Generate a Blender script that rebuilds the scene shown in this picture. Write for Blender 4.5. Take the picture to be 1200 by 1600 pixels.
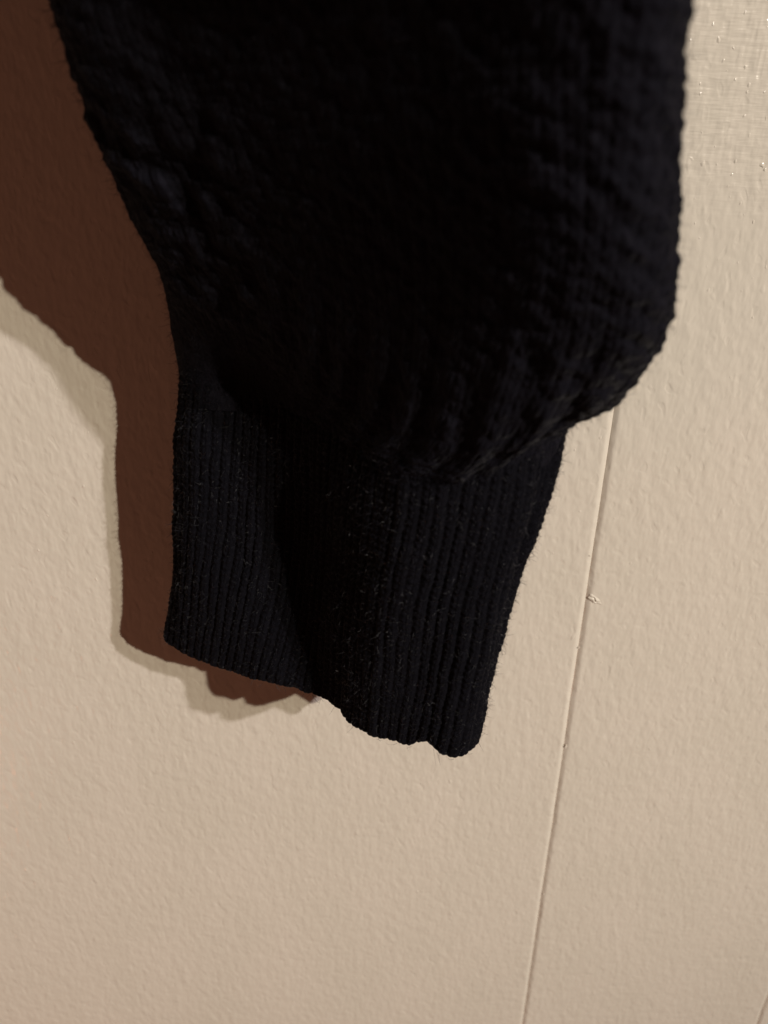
import bpy, math
import numpy as np

for _o in list(bpy.data.objects):
    bpy.data.objects.remove(_o, do_unlink=True)
SC = bpy.context.scene
COL = SC.collection
rng = np.random.default_rng(7)

# ------------------------------------------------------------------ camera
F_PX, CX, CY = 1200.0, 600.0, 800.0          # focal length and centre in photograph pixels
CAM_D = 0.25                                 # lens to wall
PITCH = math.radians(26.57)
ROLL = math.radians(0.52)
cam_data = bpy.data.cameras.new('camera')
cam = bpy.data.objects.new('camera', cam_data)
COL.objects.link(cam)
cam.location = (0, -CAM_D, 0)
from mathutils import Matrix, Vector
CAM_R = Matrix.Rotation(math.pi / 2 - PITCH, 3, 'X') @ Matrix.Rotation(ROLL, 3, 'Z')
cam.rotation_euler = CAM_R.to_euler()
cam_data.sensor_fit = 'VERTICAL'
cam_data.sensor_height = 36.0
cam_data.lens = 27.0
cam_data.clip_start = 0.005
cam_data.clip_end = 50
cam_data.dof.use_dof = True
cam_data.dof.focus_distance = 0.242
cam_data.dof.aperture_fstop = 27.0 / 2.2
SC.camera = cam

# ------------------------------------------------------------------ light of the room
world = bpy.data.worlds.new('World')
SC.world = world
world.use_nodes = True
bg = world.node_tree.nodes['Background']
bg.inputs[0].default_value = (1.0, 0.42, 0.29, 1)      # dim warm light of the room
bg.inputs[1].default_value = 0.046

AIM = Vector((-0.115, 0.0, -0.085))
LAMP_AT = Vector((0.0, -0.05, -0.10))
LAMP_H = 2.7

def spot(name, loc, color, power, radius):
    d = bpy.data.lights.new(name, 'SPOT')
    d.color = color
    d.energy = power
    d.shadow_soft_size = radius
    d.spot_size = math.radians(26)
    d.spot_blend = 1.0
    o = bpy.data.objects.new(name, d)
    o.location = loc
    o.rotation_euler = (AIM - loc).to_track_quat('-Z', 'Y').to_euler()
    COL.objects.link(o)
    return o

# two spots of one ceiling fitting, up and to the right, about 4 m off
spot('ceiling_spot', LAMP_AT + LAMP_H * Vector((0.877, -1.0, 0.615)), (1.0, 0.917, 0.74), 400, 0.026)
spot('ceiling_spot', LAMP_AT + LAMP_H * Vector((1.008, -1.0, 0.712)), (1.0, 0.933, 0.944), 366, 0.034)
# added fill light, weak and warm from low left, reddens and textures the shadow
fill = bpy.data.lights.new('shadow_fill', 'POINT')
fill.color = (1.0, 0.43, 0.255)
fill.energy = 4.4
fill.shadow_soft_size = 0.15
fill_obj = bpy.data.objects.new('shadow_fill', fill)
fill_obj.location = (-0.75, -0.45, -0.85)
COL.objects.link(fill_obj)

SC.view_settings.view_transform = 'Standard'
SC.view_settings.look = 'None'
SC.view_settings.exposure = 0
SC.view_settings.gamma = 1
SC.view_settings.use_curve_mapping = False

# ------------------------------------------------------------------ helpers
def wall_at(px, py, e=0.0):
    """World point seen at photograph pixel (px, py), e metres off the wall."""
    v = CAM_R @ Vector(((px - CX) / F_PX, -(py - CY) / F_PX, -1.0))
    t = (CAM_D - e) / v.y
    return Vector((v.x * t, -e, v.z * t))

def mesh_np(name, verts, quads, mat, parent=None, smooth=True):
    me = bpy.data.meshes.new(name)
    verts = np.asarray(verts, dtype=np.float32)
    quads = np.asarray(quads, dtype=np.int32)
    k = quads.shape[1]
    me.vertices.add(len(verts))
    me.vertices.foreach_set('co', verts.ravel())
    me.loops.add(quads.size)
    me.loops.foreach_set('vertex_index', quads.ravel())
    me.polygons.add(len(quads))
    me.polygons.foreach_set('loop_start', np.arange(0, quads.size, k, dtype=np.int32))
    me.polygons.foreach_set('loop_total', np.full(len(quads), k, dtype=np.int32))
    me.polygons.foreach_set('use_smooth', np.full(len(quads), smooth))
    me.update(calc_edges=True)
    me.validate()
    me.materials.append(mat)
    o = bpy.data.objects.new(name, me)
    COL.objects.link(o)
    if parent:
        o.parent = parent
    return o

def grid_quads(nr, nc, wrap):
    r = np.arange(nr - 1)[:, None]
    c = np.arange(nc if wrap else nc - 1)[None, :]
    c2 = (c + 1) % nc
    q = np.stack([r * nc + c, r * nc + c2, (r + 1) * nc + c2, (r + 1) * nc + c], -1)
    return q.reshape(-1, 4)

def lattice_noise(u, v, su, sv, seed, wrap_u=None):
    """Smooth value noise; u wraps after wrap_u cells."""
    r = np.random.default_rng(seed).random((257, 257)) * 2 - 1
    a, b = u / su, v / sv + 400
    i, j = np.floor(a).astype(int), np.floor(b).astype(int)
    fa, fb = a - i, b - j
    fa, fb = fa * fa * (3 - 2 * fa), fb * fb * (3 - 2 * fb)
    m = wrap_u if wrap_u else 257
    g = lambda p, q: r[np.mod(p, m), np.mod(q, 257)]
    return ((g(i, j) * (1 - fa) + g(i + 1, j) * fa) * (1 - fb)
            + (g(i, j + 1) * (1 - fa) + g(i + 1, j + 1) * fa) * fb)

# ------------------------------------------------------------------ materials
def new_mat(name):
    m = bpy.data.materials.new(name)
    m.use_nodes = True
    nt = m.node_tree
    return m, nt, nt.nodes['Principled BSDF']

def math_node(nt, op, a, b=None):
    n = nt.nodes.new('ShaderNodeMath')
    n.operation = op
    for i, x in enumerate((a, b)):
        if x is None:
            continue
        if isinstance(x, (int, float)):
            n.inputs[i].default_value = x
        else:
            nt.links.new(x, n.inputs[i])
    return n.outputs[0]

def noise(nt, coord, scale, stretch=(1, 1, 1), detail=2, rough=0.5, rot=0.0):
    mp = nt.nodes.new('ShaderNodeMapping')
    mp.inputs['Scale'].default_value = stretch
    mp.inputs['Rotation'].default_value = (0, rot, 0)
    nt.links.new(coord, mp.inputs['Vector'])
    n = nt.nodes.new('ShaderNodeTexNoise')
    n.inputs['Scale'].default_value = scale
    n.inputs['Detail'].default_value = detail
    n.inputs['Roughness'].default_value = rough
    nt.links.new(mp.outputs[0], n.inputs['Vector'])
    return n.outputs['Fac']

def ramp(nt, x, lo, hi, a=0.0, b=1.0):
    n = nt.nodes.new('ShaderNodeMapRange')
    n.interpolation_type = 'SMOOTHSTEP'
    nt.links.new(x, n.inputs['Value'])
    for k, val in (('From Min', lo), ('From Max', hi), ('To Min', a), ('To Max', b)):
        n.inputs[k].default_value = val
    return n.outputs['Result']

def paint_material():
    m, nt, p = new_mat('cream_gloss_paint')
    geo = nt.nodes.new('ShaderNodeNewGeometry')
    co = geo.outputs['Position']
    sep = nt.nodes.new('ShaderNodeSeparateXYZ')
    nt.links.new(co, sep.inputs[0])
    # roller stipple, drawn out downward
    st = noise(nt, co, 310, (1, 1, 0.62), 1.4, 0.5)
    st2 = noise(nt, co, 190, (1, 1, 0.45), 2, 0.5)
    pim = ramp(nt, noise(nt, co, 330, (1, 1, 0.62), 1, 0.4), 0.60, 0.80)
    pit = ramp(nt, noise(nt, co, 300, (1, 1, 0.7), 0, 0.4), 0.36, 0.22)
    # brush strokes in the band above
    br = noise(nt, co, 520, (0.16, 1, 1), 2, 0.6, math.radians(-14))
    br2 = noise(nt, co, 260, (1, 1, 0.22), 2, 0.6)
    band = math_node(nt, 'MULTIPLY', ramp(nt, sep.outputs['Z'], -0.035, 0.0), ramp(nt, sep.outputs['X'], 0.04, 0.075))
    h = math_node(nt, 'MULTIPLY', st, 1.5)
    h = math_node(nt, 'ADD', h, math_node(nt, 'MULTIPLY', st2, 1.5))
    h = math_node(nt, 'ADD', h, math_node(nt, 'MULTIPLY', pim, 0.30))
    h = math_node(nt, 'SUBTRACT', h, math_node(nt, 'MULTIPLY', pit, 0.30))
    bh = math_node(nt, 'ADD', math_node(nt, 'MULTIPLY', br, 1.7), math_node(nt, 'MULTIPLY', br2, 0.5))
    h = math_node(nt, 'ADD', h, math_node(nt, 'MULTIPLY', bh, math_node(nt, 'MULTIPLY', band, 0.8)))
    b = nt.nodes.new('ShaderNodeBump')
    b.inputs['Strength'].default_value = 1.0
    b.inputs['Distance'].default_value = 0.00022
    nt.links.new(h, b.inputs['Height'])
    nt.links.new(b.outputs[0], p.inputs['Normal'])
    # slightly uneven cream
    cr = nt.nodes.new('ShaderNodeValToRGB')
    cr.color_ramp.elements[0].position = 0.3
    cr.color_ramp.elements[1].position = 0.7
    cr.color_ramp.elements[0].color = (0.700, 0.640, 0.545, 1)
    cr.color_ramp.elements[1].color = (0.735, 0.668, 0.575, 1)
    nt.links.new(noise(nt, co, 28, (1, 1, 0.6), 4, 0.6), cr.inputs[0])
    nt.links.new(cr.outputs[0], p.inputs['Base Color'])
    rr = ramp(nt, noise(nt, co, 60, (1, 1, 1), 3, 0.6), 0.3, 0.7, 0.15, 0.22)
    nt.links.new(rr, p.inputs['Roughness'])
    p.inputs['IOR'].default_value = 1.40
    return m

def yarn_material(name, sheen, k):
    m, nt, p = new_mat(name)
    tc = nt.nodes.new('ShaderNodeNewGeometry')
    co = tc.outputs['Position']
    cr = nt.nodes.new('ShaderNodeValToRGB')
    cr.color_ramp.elements[0].position = 0.32
    cr.color_ramp.elements[1].position = 0.70
    cr.color_ramp.elements[0].color = (0.0018 * k, 0.0017 * k, 0.0030 * k, 1)
    cr.color_ramp.elements[1].color = (0.0058 * k, 0.0054 * k, 0.0082 * k, 1)
    nt.links.new(noise(nt, co, 900, (1, 1, 0.7), 3, 0.7), cr.inputs[0])
    nt.links.new(cr.outputs[0], p.inputs['Base Color'])
    p.inputs['Roughness'].default_value = 0.95
    p.inputs['Specular IOR Level'].default_value = 0.08
    nt.links.new(ramp(nt, noise(nt, co, 310, (1, 1, 0.8), 3, 0.65), 0.30, 0.70, sheen * 0.35, sheen * 1.5), p.inputs['Sheen Weight'])
    p.inputs['Sheen Roughness'].default_value = 0.22
    b = nt.nodes.new('ShaderNodeBump')
    b.inputs['Strength'].default_value = 0.8
    b.inputs['Distance'].default_value = 0.0004
    nt.links.new(noise(nt, co, 2200, (1, 1, 0.5), 3, 0.7), b.inputs['Height'])
    nt.links.new(b.outputs[0], p.inputs['Normal'])
    return m

def fibre_material(name, spec):
    m, nt, p = new_mat(name)
    p.inputs['Base Color'].default_value = (0.009, 0.0085, 0.013, 1)
    p.inputs['Roughness'].default_value = 0.32
    p.inputs['Specular IOR Level'].default_value = spec
    return m

PAINT = paint_material()
YARN = yarn_material('dark_navy_ribbed_wool', 0.08, 1.0)
YARN_BODY = yarn_material('dark_navy_brushed_wool', 0.07, 1.7)
FIBRE = fibre_material('glossy_navy_fibre', 0.6)
FIBRE_DULL = fibre_material('dull_navy_fibre', 0.04)

# ------------------------------------------------------------------ wall of painted boards
wall = bpy.data.objects.new('wall', None)
COL.objects.link(wall)
wall['kind'] = 'structure'
wall['label'] = 'cream painted panelled wall with fine upright grooves behind the dark sleeve'

G1, G2 = 0.0782, 0.2058
EDGES = [-1.02, -0.80, -0.56, -0.262, G1, G2, 0.362, 0.575, 0.80, 1.0]
Z0, Z1 = -1.10, 0.80
GW, GD = 0.00185, 0.00085                      # half width and depth of a groove

def groove_wobble(k, z):
    w = 0.00016 * lattice_noise(np.full_like(z, 3.0), z, 1, 0.035, 30 + k) \
        + 0.00007 * lattice_noise(np.full_like(z, 3.0), z, 1, 0.008, 60 + k)
    return w

panels = []
for k in range(len(EDGES) - 1):
    a, b = EDGES[k], EDGES[k + 1]
    inview = a < 0.21 and b > -0.27
    z = np.concatenate([np.arange(Z0, -0.47, 0.05), np.arange(-0.47, 0.06, 0.004 if inview else 0.05),
                        np.arange(0.06, Z1 + 0.01, 0.05)])
    wa, wb = groove_wobble(k, z), groove_wobble(k + 1, z)
    prof = []                                  # (which edge, x offset, y)
    ts = np.linspace(0, 1, 7)
    for t in ts:                               # left edge: out of the groove
        x = -0.00012 + t * (GW + 0.00012)
        prof.append((0, x, GD * (1 - t) ** 1.35))
    for x2 in (0.00245, 0.0045, 0.012):
        prof.append((0, x2, 0.0))
    for x2 in (-0.012, -0.0045, -0.00245):
        prof.append((1, x2, 0.0))
    for t in ts[::-1]:
        x = -(-0.00012 + t * (GW + 0.00012))
        prof.append((1, x, GD * (1 - t) ** 1.35))
    prof.append((1, 0.00012, 0.009))
    prof.append((0, -0.00012, 0.009))
    rows = []
    for (s, x, y) in prof:
        base = (a + wa) if s == 0 else (b + wb)
        rows.append(np.stack([base + x, np.full_like(z, y + 0.00003 * (k % 2)), z], -1))
    V = np.stack(rows, 1).reshape(-1, 3)       # (nz, nprof)
    q = grid_quads(len(z), len(prof), True)
    o = mesh_np('panel', V, q[:, ::-1], PAINT, wall)
    panels.append(o)

def dome_mesh(items, seed):
    """Low paint bumps: (x, z, rx, rz, height, turn)."""
    r = np.random.default_rng(seed)
    V, Q = [], []
    nr, na = 5, 12
    for (x, z, rx, rz, h, turn) in items:
        base = len(V)
        wob = 1 + 0.22 * r.standard_normal(na)
        for i in range(nr):
            t = 1 - i / (nr - 1) * 0.985
            for j in range(na):
                ang = 2 * math.pi * j / na
                rad = t * (1 + (wob[j] - 1) * t)
                lx, lz = rx * rad * math.cos(ang), rz * rad * math.sin(ang)
                gx = lx * math.cos(turn) - lz * math.sin(turn)
                gz = lx * math.sin(turn) + lz * math.cos(turn)
                hh = h * (1 - t * t) ** 1.2 - 0.00003
                V.append((x + gx, -hh, z + gz))
        Q.append(grid_quads(nr, na, True) + base)
    return np.array(V), np.concatenate(Q)

def panel_of(x):
    for k in range(len(EDGES) - 1):
        if EDGES[k] <= x < EDGES[k + 1]:
            return k
    return 0

specks = {}
def speck(px, py, r_mm, h_mm, aspect=1.3, turn=0.0):
    w = wall_at(px, py)
    r = r_mm / 1000
    specks.setdefault(panel_of(w.x), []).append((w.x, w.z, r, r * aspect, h_mm * 0.62 / 1000, turn))

for (px, py, r, h) in [(703, 1221, .75, .30), (895, 996, .9, .26), (888, 1577, .9, .30), (652, 1393, .75, .32),
                       (938, 684, .5, .22), (898, 703, .4, .2), (1130, 95, .5, .2), (1123, 62, .6, .30), (1164, 20, .35, .2),
                       (1165, 104, .6, .32), (1149, 124, .45, .25), (1170, 133, .5, .25), (1167, 144, .45, .25),
                       (1094, 131, .38, .22), (1094, 147, .4, .2), (1114, 38, .4, .2), (1098, 256, .7, .3),
                       (1149, 252, .5, .25), (1191, 258, .8, .38), (1195, 265, .5, .3), (1157, 318, .4, .2),
                       (1177, 347, .45, .25), (1107, 453, .45, .2), (1176, 496, .4, .22), (1146, 75, .35, .2),
                       (1163, 181, .45, .22), (203, 1460, .7, .25), (115, 1160, .6, .25), (1015, 1170, .6, .24),
                       (40, 1360, .6, .24), (985, 880, .5, .2), (1150, 1000, .6, .2), (300, 1400, .6, .2),
                       (1067, 1248, .6, .22), (940, 1035, .5, .18), (130, 760, .5, .22), (60, 860, .5, .2),
                       (150, 905, .5, .22), (560, 1215, .5, .2), (840, 1160, .5, .2), (960, 810, .4, .16)]:
    speck(px, py, r, h, 1.2 + rng.random() * 0.6, rng.normal() * 0.3)
for _ in range(170):
    px, py = rng.random() * 1200, 250 + rng.random() * 1350
    speck(px, py, 0.22 + 0.3 * rng.random() ** 2, 0.07 + 0.10 * rng.random(), 1.1 + rng.random(), rng.normal() * 0.4)
for _ in range(30):
    px, py = 1070 + rng.random() * 180, -60 + rng.random() * 520
    speck(px, py, 0.22 + 0.25 * rng.random() ** 2, 0.10 + 0.12 * rng.random(), 1.2 + rng.random(), rng.normal() * 0.3)
for k, items in specks.items():
    V, Q = dome_mesh(items, 90 + k)
    o = mesh_np('paint_specks', V, Q, PAINT, panels[k])
    o['kind'] = 'stuff'

def paint_drip():
    """A dried run of paint that bridges the groove, with a split along its middle."""
    c = wall_at(929, 937)
    nr, na = 14, 36
    V = []
    turn = math.radians(-36)
    for i in range(nr):
        t = 1 - i / (nr - 1) * 0.99
        for j in range(na):
            ang = 2 * math.pi * j / na
            wob = 1 + 0.12 * math.sin(3 * ang + 1) + 0.08 * math.sin(5 * ang + 2)
            lx, lz = 0.0033 * t * wob * math.cos(ang), 0.0014 * t * wob * math.sin(ang)
            hh = 0.00060 * (1 - t ** 2.2) - 0.00006
            crease = math.exp(-((lz + 0.0004 * math.sin(lx * 1800)) / 0.00033) ** 2) * math.exp(-(lx / 0.0024) ** 4)
            hh -= 0.00055 * crease * (1 - t ** 4)
            hh += 0.00012 * math.sin(lx * 1500 + 1.0) * (1 - t)
            gx = lx * math.cos(turn) - lz * math.sin(turn)
            gz = lx * math.sin(turn) + lz * math.cos(turn)
            V.append((c.x + gx, -max(hh, -0.00045), c.z + gz))
    o = mesh_np('paint_drip', np.array(V), grid_quads(nr, na, True), PAINT, panels[panel_of(c.x + 0.0005)])
    return o
paint_drip()

# ------------------------------------------------------------------ the sleeve
# Plan outlines (x, distance off the wall) at heights z: left end, front, right end, back.
HEM = [(-.0762, .029), (-.066, .038), (-.042, .050), (-.020, .0575), (-.0068, .0715), (.010, .0785), (.021, .0835),
       (.0277, .078), (.0265, .060), (.0190, .047), (-.008, .038), (-.042, .027), (-.062, .021), (-.073, .0215)]
CUFF_TOP = [(-.0592, .0335), (-.0530, .0415), (-.0385, .0445), (-.0175, .0620), (.0030, .0835), (.020, .0870), (.0355, .0850),
            (.0430, .076), (.038, .061), (.022, .050), (.002, .041), (-.022, .033), (-.042, .027), (-.055, .027)]
def mix(A, B, t):
    return [(a[0] * (1 - t) + b[0] * t, a[1] * (1 - t) + b[1] * t) for a, b in zip(A, B)]
def inset(A, d):
    P = np.array(A)
    c = P.mean(0)
    n = P - c
    n /= np.linalg.norm(n, axis=1)[:, None]
    return [tuple(p) for p in P - n * d]

MID = mix(HEM, CUFF_TOP, .50)
MID[0], MID[1], MID[7] = (-.0660, .0325), (-.0585, .0410), (.0345, .0765)
MID[2], MID[3], MID[4], MID[5] = (-.0410, .0450), (-.0250, .0495), (-.0020, .0775), (.0140, .0820)
CUFF_LEVELS = [(-0.161, HEM), (-0.113, MID), (-0.065, CUFF_TOP), (-0.055, inset(CUFF_TOP, .002))]

B0 = inset(CUFF_TOP, 0.0020)
B1 = inset(CUFF_TOP, -0.0002)
B2 = [(-.0600, .035), (-.052, .045), (-.037, .054), (-.014, .0715), (.006, .088), (.026, .1005), (.0425, .102),
      (.0510, .091), (.047, .068), (.030, .050), (.005, .040), (-.020, .032), (-.042, .027), (-.055, .028)]
B3 = [(-.0640, .044), (-.0540, .0630), (-.037, .071), (-.014, .086), (.006, .102), (.0255, .118), (.0405, .1205),
      (.0505, .109), (.049, .082), (.032, .056), (.005, .040), (-.020, .033), (-.042, .029), (-.057, .033)]
B4 = [(-.0708, .050), (-.062, .078), (-.041, .0865), (-.015, .1025), (.006, .118), (.024, .131), (.0360, .133),
      (.0430, .116), (.042, .088), (.030, .058), (.004, .040), (-.022, .033), (-.047, .030), (-.066, .036)]
B5 = [(-.096, .054), (-.088, .075), (-.058, .104), (-.020, .131), (.003, .146), (.021, .155), (.0320, .154),
      (.0390, .135), (.0385, .100), (.031, .060), (.003, .040), (-.026, .033), (-.060, .030), (-.086, .036)]
B6 = [(-.230, .060), (-.205, .080), (-.120, .104), (-.034, .136), (.006, .151), (.030, .159), (.0440, .152),
      (.0500, .132), (.047, .096), (.033, .058), (.001, .040), (-.040, .033), (-.140, .024), (-.210, .030)]
B2B = mix(B2, B3, .5)
B2B[0] = (-.0592, .0395)
B2B[6], B2B[7], B2B[8] = (.0440, .1120), (.0528, .1010), (.0500, .0750)
B3B = mix(B3, B4, .45)
B3B[0], B3B[1] = (-.0672, .0470), (-.0590, .0695)
BODY_LEVELS = [(-0.0720, B0), (-0.0650, B1), (-0.0500, B2), (-0.0360, B2B), (-0.0200, B3), (-0.0030, B3B), (0.020, B4), (0.070, B5), (0.23, B6)]

def catmull(P, n):
    """Closed centripetal-ish Catmull-Rom through P, resampled evenly to n points."""
    m = len(P)
    k = 40
    t = np.arange(k)[:, None] / k
    out = []
    for i in range(m):
        p0, p1, p2, p3 = P[i - 1], P[i], P[(i + 1) % m], P[(i + 2) % m]
        out.append(0.5 * ((2 * p1) + (p2 - p0) * t + (2 * p0 - 5 * p1 + 4 * p2 - p3) * t ** 2
                          + (3 * p1 - p0 - 3 * p2 + p3) * t ** 3))
    C = np.concatenate(out)
    C2 = np.vstack([C, C[:1]])
    s = np.concatenate([[0], np.cumsum(np.linalg.norm(np.diff(C2, axis=0), axis=1))])
    q = np.linspace(0, s[-1], n, endpoint=False)
    return np.stack([np.interp(q, s, C2[:, 0]), np.interp(q, s, C2[:, 1])], -1), s[-1]

def hermite_levels(levels, zz):
    zs = np.array([l[0] for l in levels])
    P = np.array([l[1] for l in levels])                     # (L, m, 2)
    d = np.zeros_like(P)
    h = np.diff(zs)
    sl = np.diff(P, axis=0) / h[:, None, None]
    for i in range(1, len(zs) - 1):                          # monotone slopes
        a, b = sl[i - 1], sl[i]
        w1, w2 = 2 * h[i] + h[i - 1], h[i] + 2 * h[i - 1]
        ok = a * b > 0
        safe_a, safe_b = np.where(ok, a, 1), np.where(ok, b, 1)
        d[i] = np.where(ok, (w1 + w2) / (w1 / safe_a + w2 / safe_b), 0)
    d[0], d[-1] = sl[0], sl[-1]
    res = []
    for z in zz:
        i = int(np.clip(np.searchsorted(zs, z) - 1, 0, len(h) - 1))
        t = np.clip((z - zs[i]) / h[i], 0, 1)
        res.append((2 * t**3 - 3 * t**2 + 1) * P[i] + (t**3 - 2 * t**2 + t) * h[i] * d[i]
                   + (-2 * t**3 + 3 * t**2) * P[i + 1] + (t**3 - t**2) * h[i] * d[i + 1])
    return res

def loft(levels, zz, n):
    R, L = [], []
    for P in hermite_levels(levels, zz):
        c, l = catmull(P, n)
        R.append(c)
        L.append(l)
    return np.array(R), np.array(L)                          # (nz, n, 2)

def plan_normals(R):
    T = np.roll(R, -1, axis=1) - np.roll(R, 1, axis=1)
    N = np.stack([-T[..., 1], T[..., 0]], -1)                # left end -> front -> right: outward is +e at the front
    N /= np.linalg.norm(N, axis=-1, keepdims=True) + 1e-12
    return N

sweater = bpy.data.objects.new('knit_sweater', None)
sweater.location = (0, 0, 0)
COL.objects.link(sweater)
sweater['label'] = 'dark navy knitted sweater sleeve with ribbed cuff hanging in front of the cream wall'
sweater['category'] = 'sweater'

# --- cuff: one-by-one rib with stitches, a rolled hem and the inside of the tube
RIBS = 82
def build_cuff():
    n = RIBS * 12
    z_out = np.arange(-0.161, -0.0549, 0.00036)[::-1]        # top to hem
    R, L = loft(CUFF_LEVELS, z_out, n)
    N = plan_normals(R)
    nz = len(z_out)
    th = np.arange(n) / n
    U = np.broadcast_to(th, (nz, n))
    Z = np.broadcast_to(z_out[:, None], (nz, n))
    # ribs wander a little sideways
    drift = (0.15 * lattice_noise(U * 37, Z, 1, 0.02, 5, 37) + 0.08 * lattice_noise(U * 61, Z, 1, 0.006, 15, 61)) / RIBS
    ph = (U + drift) * RIBS
    c = (ph - np.floor(ph)) * 2 - 1                          # -1..1 across a rib
    rib = np.cos(c * math.pi / 2) ** 0.9
    ribamp = 0.62 + 0.55 * np.random.default_rng(14).random(RIBS + 2)
    depth = 0.00078 * ribamp[np.mod(np.floor(ph).astype(int), RIBS)] * (1 + 0.40 * lattice_noise(U * 29, Z, 1, 0.018, 6, 29))
    row = 0.00215
    ribid = np.floor(ph)
    offs = np.random.default_rng(4).random(RIBS + 2)[np.mod(ribid.astype(int), RIBS)]
    st = 0.5 + 0.5 * np.cos(2 * math.pi * (Z / row + offs * 0.4 - 0.42 * np.abs(c)))
    mid = -0.00022 * np.exp(-(c / 0.16) ** 2)                # the middle of each V of stitches
    h = depth * rib + (0.00034 * (st - 0.5) + mid) * np.clip(rib, 0, 1)
    h += 0.00016 * lattice_noise(U * 200, Z, 1, 0.0011, 8, 200)
    h += 0.00028 * lattice_noise(U * 60, Z, 1, 0.006, 9, 60)
    # soft dents of the worn fabric
    h += 0.0011 * lattice_noise(U * 11, Z, 1, 0.022, 10, 11)
    uR = np.argmax(R[..., 0], axis=1)[:, None] / n
    dent = np.exp(-((U - (uR - 0.030)) / 0.010) ** 2) * np.clip((Z + 0.150) / 0.06, 0, 1)
    h -= 0.0034 * dent
    O = R + N * h[..., None]
    # hem waves down and up with the ribs and the folds
    fall = np.clip((-0.135 - Z) / 0.026, 0, 1) ** 2
    dz = fall * (0.0009 * lattice_noise(U * 16, Z * 0, 1, 1, 11, 16) + 0.00035 * (rib - 0.5)
                 + 0.0004 * lattice_noise(U * 90, Z * 0, 1, 1, 12, 90))
    # the notch in the hem left of the right corner
    dz += fall * 0.0032 * np.exp(-((O[..., 0] - 0.0125) / 0.0026) ** 2) * (O[..., 1] > 0.06)
    dz -= fall * 0.0010 * np.exp(-((O[..., 0] - 0.0210) / 0.0050) ** 2) * (O[..., 1] > 0.06)
    # the far side of the hem hangs a little lower at the right
    dz -= fall * 0.011 * np.clip((0.073 - O[..., 1]) / 0.010, 0, 1) * np.clip((O[..., 1] - 0.040) / 0.010, 0, 1) * np.clip((O[..., 0] - 0.004) / 0.012, 0, 1)
    Vout = np.stack([O[..., 0], -O[..., 1], Z + dz], -1)
    # rolled edge then the inside
    TH = 0.0026
    rows = [Vout]
    e0, n0, d0 = R[-1], N[-1], h[-1]
    for a in np.linspace(0.25, math.pi, 9)[:]:
        off = d0 * (0.5 + 0.5 * math.cos(a)) - TH * 0.5 * (1 - math.cos(a))
        P = e0 + n0 * off[:, None]
        zz = Vout[-1, :, 2] - 0.00125 * math.sin(a) * (0.8 + 0.4 * rib[-1])
        rows.append(np.stack([P[:, 0], -P[:, 1], zz], -1)[None])
    zi = np.arange(0.0008, 0.0952, 0.0018)
    zi_abs = -0.161 + zi
    Ri, _ = loft(CUFF_LEVELS, zi_abs, n)
    Ni = plan_normals(Ri)
    rib_in = 0.5 - 0.5 * np.cos(2 * math.pi * U[0] * RIBS)
    Pi = Ri - Ni * (TH - 0.0006 * rib_in)[None, :, None]
    k = np.clip(1 - zi / 0.02, 0, 1)[:, None]
    Zi = zi_abs[:, None] + (Vout[-1, :, 2] + 0.161)[None] * k
    rows.append(np.stack([Pi[..., 0], -Pi[..., 1], Zi], -1))
    V = np.concatenate(rows)
    q = grid_quads(V.shape[0], n, True)
    o = mesh_np('cuff', V.reshape(-1, 3), q, YARN, sweater)
    normals = np.stack([N[..., 0], -N[..., 1], np.zeros_like(Z)], -1)
    return o, Vout, normals

cuff, cuff_V, cuff_N = build_cuff()

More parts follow.
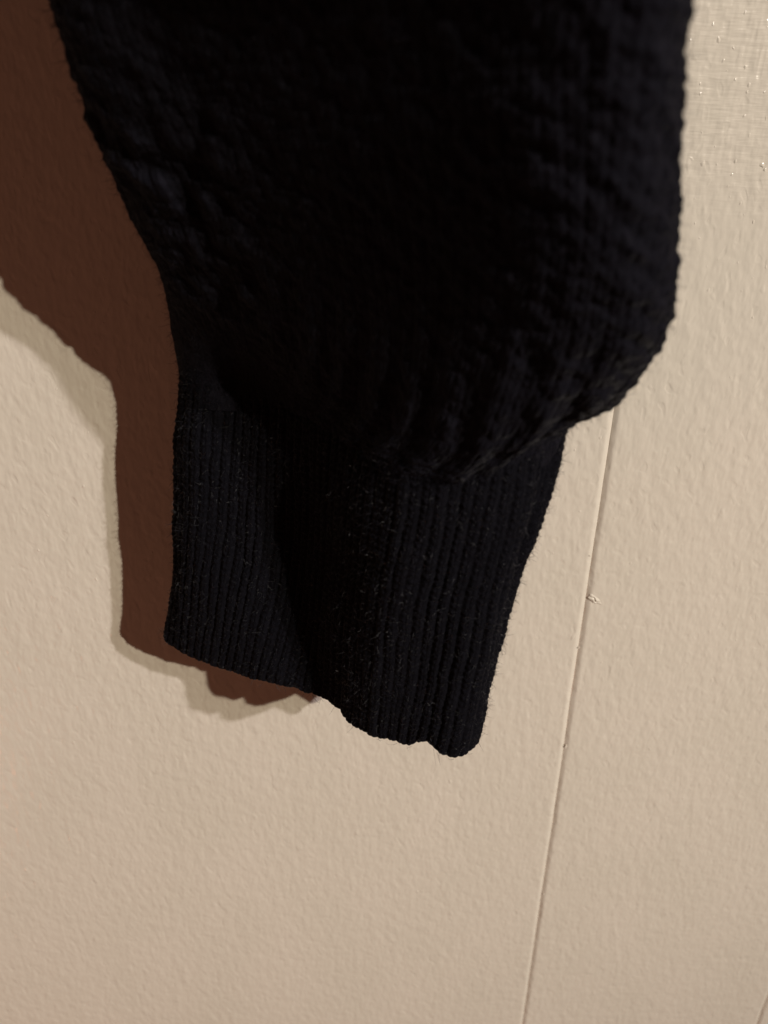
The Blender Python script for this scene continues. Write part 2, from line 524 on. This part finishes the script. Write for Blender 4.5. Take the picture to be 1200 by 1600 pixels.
# --- body of the sleeve: stocking stitch, gathered over the cuff
COLS = 104
def build_body():
    n = COLS * 10
    # path from inside the cuff, out over the gathers and up
    z = np.concatenate([np.arange(-0.072, -0.050, 0.00022), np.arange(-0.050, 0.060, 0.00042), np.arange(0.060, 0.231, 0.0012)])
    R, L = loft(BODY_LEVELS, z, n)
    N = plan_normals(R)
    nz = len(z)
    U = np.broadcast_to(np.arange(n) / n, (nz, n))
    # distance along the cloth, so that stitches keep their size round the overhang
    step = np.concatenate([[0], np.linalg.norm(np.concatenate(
        [np.diff(R, axis=0), np.broadcast_to(np.diff(z)[:, None, None], (nz - 1, n, 1))], -1), axis=-1).mean(1)])
    S = np.broadcast_to(np.cumsum(step)[:, None], (nz, n))
    Z = np.broadcast_to(z[:, None], (nz, n))
    drift = 0.012 * lattice_noise(U * 19, S, 1, 0.03, 21, 19) * 0.35
    ph = (U + drift) * COLS
    c = (ph - np.floor(ph)) * 2 - 1
    row = 0.0026
    leg = 0.5 + 0.5 * np.cos(2 * math.pi * (S / row - 0.50 * np.abs(c) + 0.7 * lattice_noise(U * 40, S, 1, 0.008, 22, 40)))
    col = np.cos(c * math.pi / 2) ** 0.7 - 0.45 * np.exp(-(c / 0.2) ** 2)
    h = 0.00034 * leg * np.clip(col, 0, 1) + 0.00016 * col
    relief = 0.40 + 0.60 * np.clip((R[..., 0] - 0.005) / 0.03, 0, 1)   # bumps weakened on the left so that side stays dark
    h += 0.00060 * relief * lattice_noise(U * 97 + 6 * S / 0.02, S, 1, 0.0036, 23, 97)
    h += 0.00035 * lattice_noise(U * 160, S, 1, 0.0021, 24, 160)
    h += 0.0008 * relief * lattice_noise(U * 13, S, 1, 0.026, 25, 13)
    left = np.clip((0.030 - R[..., 0]) / 0.03, 0, 1) * np.clip((R[..., 1] - 0.05) / 0.015, 0, 1)
    left *= np.clip((-0.018 - R[..., 0]) / 0.02, 0, 1)
    left *= np.clip((0.020 - Z) / 0.02, 0.06, 1)
    h += 0.0016 * left * lattice_noise(U * 70, S, 1, 0.0042, 28, 70)
    g = np.exp(-((Z + 0.052) / 0.017) ** 2)
    folds = np.cos(2 * math.pi * (U * 27 + 0.55 * lattice_noise(U * 9, S, 1, 0.02, 26, 9)))
    front = np.clip((R[..., 1] - 0.045) / 0.03, 0, 1)        # gathers sit on the full front, the back hangs flat
    h += g * 0.0007 * folds * front
    h *= np.clip((Z + 0.072) / 0.006, 0, 1) * (1 - 0.75 * (1 - front) * np.clip((-0.035 - Z) / 0.02, 0, 1))
    O = R + N * h[..., None]
    droop = np.clip((R[..., 1] - 0.055) / 0.035, 0, 1) * np.clip((0.038 - R[..., 0]) / 0.02, 0, 1)
    dz = -0.012 * droop * np.exp(-((Z + 0.057) / 0.016) ** 2)
    dz += 0.0020 * g * front * lattice_noise(U * 20, Z * 0, 1, 1, 27, 20)
    # the underside of the gathers pushes down as well
    slope = np.gradient(np.linalg.norm(R - R.mean(axis=1, keepdims=True), axis=-1), z, axis=0)
    dz -= 0.7 * h * np.clip(slope, 0, 1.2) / 1.2
    V = np.stack([O[..., 0], -O[..., 1], Z + dz], -1)
    q = grid_quads(nz, n, True)[:, ::-1]
    o = mesh_np('sleeve', V.reshape(-1, 3), q, YARN_BODY, sweater)
    nrm = np.stack([N[..., 0], -N[..., 1], -np.clip(slope, 0, 1.2)], -1)
    nrm /= np.linalg.norm(nrm, axis=-1, keepdims=True)
    return o, V, nrm

body, body_V, body_N = build_body()

# --- loose fibres
def fuzz(V, Nn, count, lmin, lmax, rad, seed, parent, mat, extra=()):
    r = np.random.default_rng(seed)
    Vf, Nf = V.reshape(-1, 3), Nn.reshape(-1, 3)
    idx = r.integers(0, len(Vf), count)
    P, D = Vf[idx].astype(float), Nf[idx].astype(float)
    for k in range(3):
        D[:, k] += r.normal(0, 0.75, count)
    D /= np.linalg.norm(D, axis=1)[:, None]
    ln = lmin + (lmax - lmin) * r.random(count) ** 3
    npt = 6
    pts = np.zeros((count, npt, 3))
    pts[:, 0] = P - D * 0.0002
    cur = D.copy()
    bend = r.normal(0, 0.55, (count, 3))
    for i in range(1, npt):
        cur = cur + bend * 0.55 + r.normal(0, 0.22, (count, 3))
        cur[:, 2] -= 0.05
        cur /= np.linalg.norm(cur, axis=1)[:, None]
        pts[:, i] = pts[:, i - 1] + cur * (ln / (npt - 1))[:, None]
    if extra:
        ex = np.zeros((len(extra), npt, 3))
        for k, (p0, d0, l0) in enumerate(extra):
            d0 = np.array(d0, float) / np.linalg.norm(d0)
            b0 = r.normal(0, 0.6, 3)
            ex[k, 0] = p0
            for i in range(1, npt):
                d0 = d0 + b0 * 0.5
                d0 /= np.linalg.norm(d0)
                ex[k, i] = ex[k, i - 1] + d0 * l0 / (npt - 1)
        pts = np.concatenate([pts, ex])
        count += len(extra)
    hc = bpy.data.hair_curves.new('fuzz')
    hc.add_curves([npt] * count)
    hc.points.foreach_set('position', pts.astype(np.float32).ravel())
    rr = np.tile(np.linspace(1.0, 0.35, npt), count) * rad * np.repeat(0.7 + 0.6 * r.random(count), npt)
    hc.points.foreach_set('radius', rr.astype(np.float32))
    hc.materials.append(mat)
    o = bpy.data.objects.new('fuzz', hc)
    COL.objects.link(o)
    o.parent = parent
    o['kind'] = 'stuff'
    return o

# a few longer loose threads on the edge of the cuff: start, direction, length, bend
r9 = np.random.default_rng(77)
threads = []
hem_row, top_n = cuff_V[-1], cuff_N[-1]
ir = int(np.argmax(hem_row[:, 0]))
for k in range(26):
    i = (ir - r9.integers(-25, 330)) % len(hem_row)
    threads.append((hem_row[i] + np.array([0, 0, -0.0010]), top_n[i] * 0.35 + np.array([r9.normal(0, .5), -0.1, -0.9]),
                    0.0015 + 0.0032 * r9.random()))
for k in range(320):
    row = r9.integers(30, cuff_V.shape[0] - 10)
    i = int(np.argmax(cuff_V[row][:, 0])) + r9.integers(-14, 14)
    threads.append((cuff_V[row][i % len(hem_row)], cuff_N[row][i % len(hem_row)] + np.array([0, r9.normal(0, .4), r9.normal(-.2, .7)]),
                    0.0009 + 0.0024 * r9.random() ** 2))
fuzz(cuff_V, cuff_N, 30000, 0.0006, 0.0032, 0.000040, 41, cuff, FIBRE, threads)
sel = body_V[:, :, 2].mean(1) < 0.07
fuzz(body_V[sel], body_N[sel], 30000, 0.0008, 0.0040, 0.000030, 42, body, FIBRE_DULL)
SC.cycles_curves.shape = 'RIBBONS' if hasattr(SC, 'cycles_curves') else None
